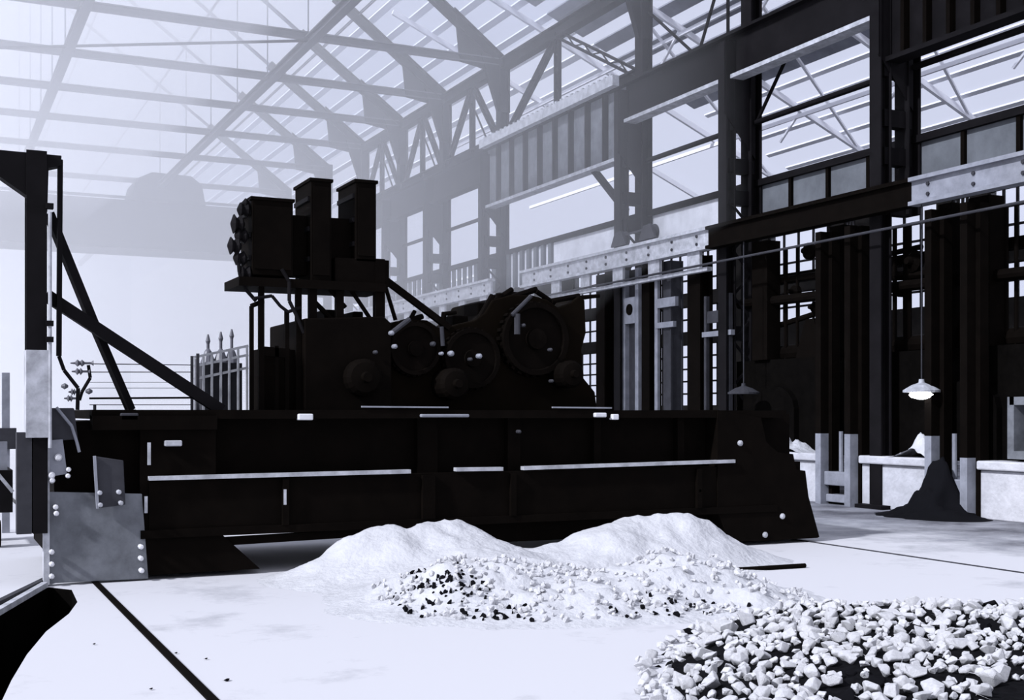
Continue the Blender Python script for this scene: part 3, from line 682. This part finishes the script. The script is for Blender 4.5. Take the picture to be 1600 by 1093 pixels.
part(MB().box((onY(520, 395, 15.7).x, 15.6, onY(520, 445, 15.7).z), (onY(604, 410, 15.7).x, 16.2, onY(604, 408, 15.7).z)), 'stand_beam', 'soot', st)
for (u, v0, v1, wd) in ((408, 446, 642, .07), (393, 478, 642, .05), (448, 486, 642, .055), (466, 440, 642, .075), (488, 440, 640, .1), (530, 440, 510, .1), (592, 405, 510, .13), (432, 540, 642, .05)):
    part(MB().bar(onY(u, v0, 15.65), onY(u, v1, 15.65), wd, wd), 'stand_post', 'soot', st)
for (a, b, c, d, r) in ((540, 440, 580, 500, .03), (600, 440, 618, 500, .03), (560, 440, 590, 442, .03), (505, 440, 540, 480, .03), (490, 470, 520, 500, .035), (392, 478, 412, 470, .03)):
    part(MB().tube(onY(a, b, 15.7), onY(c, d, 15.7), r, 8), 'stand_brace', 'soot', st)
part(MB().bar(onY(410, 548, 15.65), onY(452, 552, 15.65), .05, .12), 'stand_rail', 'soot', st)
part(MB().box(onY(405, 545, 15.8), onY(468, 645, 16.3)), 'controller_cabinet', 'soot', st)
part(MB().bar(onY(590, 428, 15.7), onY(702, 512, 15.7), .085, .085), 'stay_bar', 'soot')
# driver's cab and hoisting gear
for (a, b, c, d, r) in ((745, 505, 770, 462, .05), (772, 470, 800, 452, .04), (800, 464, 838, 452, .045), (838, 455, 866, 474, .04), (780, 458, 782, 480, .05), (862, 470, 905, 462, .04), (690, 520, 694, 488, .04), (694, 490, 712, 488, .03), (625, 505, 660, 494, .04), (900, 465, 936, 462, .03), (640, 500, 648, 486, .03)):
    part(MB().tube(onY(a, b, 15.75), onY(c, d, 15.8), r, 8), 'gear_linkage', 'soot')
for (u, v, w_, h_) in ((808, 462, 30, 14), (720, 500, 24, 16), (520, 490, 26, 14), (560, 492, 16, 12), (755, 482, 18, 20)):
    a, b = onY(u - w_ / 2, v - h_ / 2, 15.9), onY(u + w_ / 2, v + h_, 15.9); part(MB().box((a.x, 15.9, b.z), (b.x, 16.4, a.z)), 'bearing_block', 'soot', bevel=.02)
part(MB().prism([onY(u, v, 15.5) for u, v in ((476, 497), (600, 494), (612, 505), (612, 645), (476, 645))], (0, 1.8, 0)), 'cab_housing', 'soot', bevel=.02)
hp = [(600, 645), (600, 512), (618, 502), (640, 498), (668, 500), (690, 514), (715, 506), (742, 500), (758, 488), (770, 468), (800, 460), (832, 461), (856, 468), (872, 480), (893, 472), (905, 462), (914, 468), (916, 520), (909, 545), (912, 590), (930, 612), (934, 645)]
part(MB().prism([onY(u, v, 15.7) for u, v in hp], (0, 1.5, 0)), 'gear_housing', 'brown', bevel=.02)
def gear(u, v, r, Yc, wd, nm, teeth=28):
    p = onY(u, v, Yc); mb = MB(); mb.lathe(p, (0, -1, 0), [(r, 0), (r, wd), (r * .86, wd), (r * .84, wd * .6), (r * .3, wd * .6), (r * .28, wd * 1.2), (r * .1, wd * 1.25)], 36)
    for k in range(teeth):
        t = 2 * math.pi * k / teeth; d = Vector((math.cos(t), 0, math.sin(t)))
        mb.bar(p + d * (r * .98) + Vector((0, -wd * .0, 0)), p + d * (r * 1.06), .05, wd * .9, (0, 1, 0), (0, -wd / 2 * 0))
    return part(mb, nm, 'soot')
gear(645, 545, .36, 15.65, .12, 'gear_wheel'); gear(832, 530, .52, 15.65, .14, 'gear_wheel'); gear(735, 560, .42, 15.66, .1, 'gear_wheel')
for (u, v, r) in ((700, 600, .22), (560, 590, .25), (880, 585, .2)):
    part(MB().lathe(onY(u, v, 15.6), (0, -1, 0), [(r, -.1), (r, .25), (r * .8, .3), (r * .3, .32), (r * .25, .4)], 20), 'motor', 'soot')
lv = [(612, 520, 640, 498, .035, 'greyd'), (800, 492, 830, 462, .03, 'greyd'), (692, 540, 690, 510, .03, 'greyd'), (808, 490, 808, 522, .045, 'greyd')]
for (a, b, c, d, r, m) in lv: part(MB().tube(onY(a, b, 15.45), onY(c, d, 15.45), r, 8), 'lever', m)
for (u, v, r) in ((612, 520, .05), (617, 541, .05), (587, 550, .04), (677, 537, .05), (705, 552, .06), (749, 556, .055), (735, 561, .04), (818, 508, .04), (860, 546, .04), (862, 595, .04), (811, 674, .04), (690, 552, .04)):
    r *= .65
    part(MB().lathe(onY(u, v, 15.42 if v < 620 else 14.98), (0, -1, 0), [(r, -.05), (r, .02), (r * .4, .05)], 10), 'glint_stud', 'greyd' if v not in (520, 552, 556, 541) else 'mid')  # studs added to stand for small highlights on the machinery

# ================================================================== SMALL THINGS AT LEFT
p0 = onZ(0, 800)
t = thing('bogie', (.7, 20.5, 0), 'dark low bogie at the left edge beyond the mast', 'bogie')
a = onY(-30, 735, 19.5); b = onY(20, 800, 19.5)
MB().box((a.x, 19.5, b.z), (b.x, 21, a.z)).build('body', 'steel', t)
MB().box((onY(-30, 655, 19.5).x, 19.6, a.z), (onY(12, 655, 19.5).x, 19.7, onY(0, 690, 19.5).z)).build('rail_frame', 'mid', t)
MB().bar(onY(-10, 732, 19.4), onY(20, 768, 19.4), .07, .05).build('brace', 'pale', t)
for y in (19.7, 20.8): MB().lathe((onY(2, 795, 19.5).x - .1, y, .2), (1, 0, 0), [(.2, 0), (.2, .1)], 16).build('wheel', 'soot', t)
p = onY(9, 650, 22)
t = thing('signal_post', (p.x, 22, 0), 'grey square post at the far left edge', 'post')
MB().box((p.x - .06, 21.94, 0), (p.x + .06, 22.06, onY(9, 582, 22).z)).build('shaft', 'mid', t)
MB().box((p.x - .1, 21.9, 1.4), (p.x + .16, 22.1, 1.75)).build('junction_box', 'greyd', t)

# ================================================================== HEAPS
random.seed(7)
def fbm(x, y, s, o=4): return noise.fractal(Vector((x * s, y * s, 3.3)), 1.0, 2.0, o)
def gs(x, y, cx, cy, rx, ry): return math.exp(-((x - cx) / rx) ** 2 - ((y - cy) / ry) ** 2)
def heap(x, y):
    h = .55 * gs(x, y, 5.75, 14.05, 1.1, .9) + .26 * gs(x, y, 4.7, 14.2, .8, .6) + .58 * gs(x, y, 8.2, 13.7, .95, .85) + .46 * gs(x, y, 9.45, 13.75, .75, .75)
    h += .34 * gs(x, y, 5.2, 11.9, 1.0, 1.1) + .42 * gs(x, y, 7.3, 11.35, 1.0, .75) + .25 * gs(x, y, 6.3, 12.7, .8, .7) + .26 * gs(x, y, 7.5, 10.5, .8, .7) + .16 * gs(x, y, 6.2, 10.6, .8, .6)
    h *= 1.0 + .30 * fbm(x, y, .9) + .16 * abs(fbm(x + 5, y * .6, 1.8))
    rough = min(1, max(0, (13.1 - y) / 1.0))
    h += (.03 + .05 * rough) * fbm(x, y, 3.0) * min(1, h * 5)
    return h - .035
def height_mesh(name, fn, x0, x1, y0, y1, st, m, smooth=True):
    nx, ny = int((x1 - x0) / st), int((y1 - y0) / st); vs = []; fs = []; idx = {}
    for j in range(ny + 1):
        for i in range(nx + 1):
            x, y = x0 + i * st, y0 + j * st; idx[i, j] = len(vs); vs.append(Vector((x, y, fn(x, y))))
    for j in range(ny):
        for i in range(nx):
            q = [idx[i, j], idx[i + 1, j], idx[i + 1, j + 1], idx[i, j + 1]]
            if max(vs[k].z for k in q) > -.02: fs.append(tuple(q))
    used = sorted({k for f in fs for k in f}); re = {k: n for n, k in enumerate(used)}
    mb = MB(); mb.v = [vs[k] for k in used]; mb.f = [tuple(re[k] for k in f) for f in fs]
    return mb.build(name, m, smooth=smooth)
tag(height_mesh('sand_heap', heap, 2.8, 11.6, 9.6, 14.9, .055, 'sand'), 'long white heap of sand and rubble lying in front of the black machine', 'heap')

def rock_mesh(k, m):
    rnd = random.Random(100 + k); bm = bmesh.new()
    sc = (1, rnd.uniform(.65, 1), rnd.uniform(.5, .85))
    for _ in range(rnd.randint(11, 16)):
        v = Vector((rnd.gauss(0, 1), rnd.gauss(0, 1), rnd.gauss(0, 1))).normalized() * rnd.uniform(.8, 1)
        bm.verts.new((v.x * sc[0] * .5, v.y * sc[1] * .5, v.z * sc[2] * .5))
    r = bmesh.ops.convex_hull(bm, input=bm.verts)
    bmesh.ops.delete(bm, geom=[v for v in bm.verts if not v.link_faces], context='VERTS')
    bmesh.ops.bevel(bm, geom=list(bm.edges), offset=.025, segments=1, affect='EDGES', profile=.5)
    bmesh.ops.recalc_face_normals(bm, faces=bm.faces)
    me = bpy.data.meshes.new('limestone_lump'); bm.to_mesh(me); bm.free(); me.materials.append(M[m]); return me
ROCKS = [rock_mesh(k, 'rock') for k in range(14)]
DARK = [rock_mesh(k, 'slag_and_shade') for k in range(14)]
EDGE = [(4.3, 6.6), (4.75, 7.5), (5.25, 8.3), (6.4, 9.3), (7.4, 9.6), (8.5, 9.1), (9.6, 8.6), (11.6, 7.6)]
def edge_d(x, y):
    # signed distance inside the lump heap
    best = 9; ins = False
    for (a, b), (c, d) in zip(EDGE, EDGE[1:]):
        L2 = (c - a) ** 2 + (d - b) ** 2; t = max(0, min(1, ((x - a) * (c - a) + (y - b) * (d - b)) / L2))
        best = min(best, math.hypot(x - a - t * (c - a), y - b - t * (d - b)))
        if a <= x < c: ins = y < b + (d - b) * (x - a) / (c - a)
    return best if ins else -best
def lumps(x, y):
    d = edge_d(x, y); return min(.26, max(-.1, d * .5)) * (1 + .25 * fbm(x, y, .8)) - .06 + .03 * fbm(x, y, 2.5)
tag(height_mesh('gap_shade_bed', lumps, 4.2, 11.6, 5.2, 10.0, .09, 'gapshade'), 'dark bed standing for shade in the gaps under the loose limestone lumps at lower right', 'gap shade', kind='stuff')
spots = []
rnd = random.Random(5)
tries = 0
while len(spots) < 2600 and tries < 150000:
    tries += 1
    x, y = rnd.uniform(4.2, 11.4), rnd.uniform(5.6, 9.9); d = edge_d(x, y)
    if d < -.12: continue
    if d < .3 and rnd.random() < .55: continue
    s = rnd.choice((.1, .12, .14, .16, .18, .23)) * rnd.uniform(.85, 1.15)
    if rnd.random() < .03: s *= 1.5
    dep = S_ * x + C_ * y; lat = C_ * x - S_ * y
    u = 800 + F * lat / dep; v = 645 + F * 1.75 / dep
    if u < 1210 and v > 985 and rnd.random() < .3: s *= 1.35
    if u > 1640 or v > 1125: continue
    if (u > 1545 and v > 1045) or (1428 < u < 1480 and 1045 < v < 1070): continue  # lumps left out here, the bare dark bed stands for shadow
    if any((x - a) ** 2 + (y - b) ** 2 < ((s + c) * .355) ** 2 for a, b, c, _ in spots): continue
    spots.append((x, y, s, s / dep))
spots.sort(key=lambda q: -q[3])
rest = MB(); rest2 = MB()
for n, (x, y, s, _) in enumerate(spots):
    dk_ = rnd.random() < .18 + .1 * fbm(x, y, .8); me = (DARK if dk_ else ROCKS)[rnd.randrange(14)]; z = max(lumps(x, y), 0) + s * .2 - (.05 if dk_ else 0)  # some lumps coloured black to deepen shade in the gaps
    R = Matrix.LocRotScale(Vector((x, y, z)), __import__('mathutils').Euler((rnd.uniform(-.5, .5), rnd.uniform(-.5, .5), rnd.uniform(0, 6.28))), Vector((s, s, s)) * .94)
    if n < 300:
        o = bpy.data.objects.new('limestone_lump', me); COL.objects.link(o); o.matrix_world = R
        if dk_: o.name = 'shade_lump'; tag(o, 'lump blackened for gap shade among the pale ones in the loose heap at lower right', 'rock', 'black lumps of the heap')
        else: tag(o, 'pale angular limestone lump in the loose heap at lower right', 'rock', 'limestone lumps of the heap')
    else:
        (rest2 if dk_ else rest).add([R @ v.co for v in me.vertices], [tuple(p.vertices) for p in me.polygons])
tag(rest.build('limestone_rubble', 'rock'), 'smaller limestone rubble filling the loose heap at lower right', 'rubble', kind='stuff')
tag(rest2.build('shade_rubble', 'slag_and_shade'), 'smaller rubble blackened for shade between the pale lumps of the heap at lower right', 'rubble', kind='stuff')
# small rubble and slag bits on the front of the sand heap
wb, db = MB(), MB()
CLU = [(*onZ(u, v, .3)[:2], r, k) for u, v, r, k in ((655, 885, .28, .9), (690, 905, .35, .85), (625, 920, .25, .5), (770, 925, .3, .9), (745, 970, .2, .6), (830, 955, .3, .35), (950, 940, .3, .2), (1055, 920, .4, .5), (1130, 930, .45, .5), (1190, 945, .3, .7), (600, 960, .3, .3))]
for k in range(3000):
    x, y = rnd.uniform(4.2, 9.0), rnd.uniform(9.8, 12.6)
    h = heap(x, y)
    if h < .03: continue
    s = rnd.uniform(.05, .12); me = ROCKS[rnd.randrange(14)]
    cl_ = fbm(x + 20, y, .9)
    dens = max(q[3] * gs(x, y, q[0], q[1], q[2], q[2]) for q in CLU)
    dark = rnd.random() < dens
    if dark: s *= .75
    elif rnd.random() < .5 or dens < .02 and rnd.random() < .5: continue
    R = Matrix.LocRotScale(Vector((x, y, h + s * .18)), __import__('mathutils').Euler((rnd.uniform(0, 6), rnd.uniform(0, 6), rnd.uniform(0, 6))), Vector((s, s, s)))
    (db if dark else wb).add([R @ v.co for v in me.vertices], [tuple(p.vertices) for p in me.polygons])
tag(wb.build('stone_rubble', 'rock'), 'small white stones strewn over the front slope of the sand heap', 'rubble', kind='stuff')
tag(db.build('slag_bits', 'slag_and_shade'), 'small dark slag bits strewn over the front slope of the sand heap', 'slag', kind='stuff')
# dark and pale heaps at the furnace front
def topheap(name, cx, cy, rx, ry, h, lab):
    f = lambda x, y: h * gs(x, y, cx, cy, rx, ry) * (1 + .5 * fbm(x, y, 3.0)) - .03
    o = height_mesh(name, f, XF - .2, XF + .4, cy - ry * 2.2, cy + ry * 2.2, .04, 'sand'); o.location.z = 1.1
    return tag(o, lab, 'heap', 'white heaps on the furnace panels')
topheap('lime_heap', XF + .12, onX(1432, 690, XF).y, .4, .36, .45, 'small white heap on top of the white panel, under the lit lamp')
topheap('lime_heap', XF + .12, onX(1228, 690, XF).y, .4, .5, .34, 'small white heap on the white panel, just right of the machine end')
pb = onZ(1452, 797)
hy = onX(1456, 780, 17.6).y
def dheap(x, y): return .85 * gs(x, y, 17.9, hy, .42, .36) + .3 * gs(x, y, 17.5, hy - .1, .6, .9) - .04 + .4 * fbm(x, y, 3.4) * gs(x, y, 17.8, hy, .7, .6)
tag(height_mesh('slag_heap', dheap, 15.8, 18.0, hy - 2, hy + 2, .06, 'slag_and_shade'), 'black slag heap against the white furnace panel, beside the pale posts', 'heap')
pebs = [(275, 1019), (322, 1028), (354, 1061), (147, 1005), (236, 1075)]
PB = ['dark pebble on the white floor, upper one left of the sand heap', 'dark pebble on the white floor right of the rail', 'largest dark pebble on the open floor near the bottom', 'dark pebble on the floor between the pit and the rail', 'dark pebble near the bottom edge left of the rail end']
for (u, v), l in zip(pebs, PB):
    p = onZ(u, v, .012); o = bpy.data.objects.new('pebble', ROCKS[3].copy()); o.data.materials[0] = M['slag_and_shade']; COL.objects.link(o)
    s = .055 if v == 1061 else .032; o.location = p; o.scale = (s, s, s * .8); tag(o, l, 'pebble', 'dark pebbles on the floor')
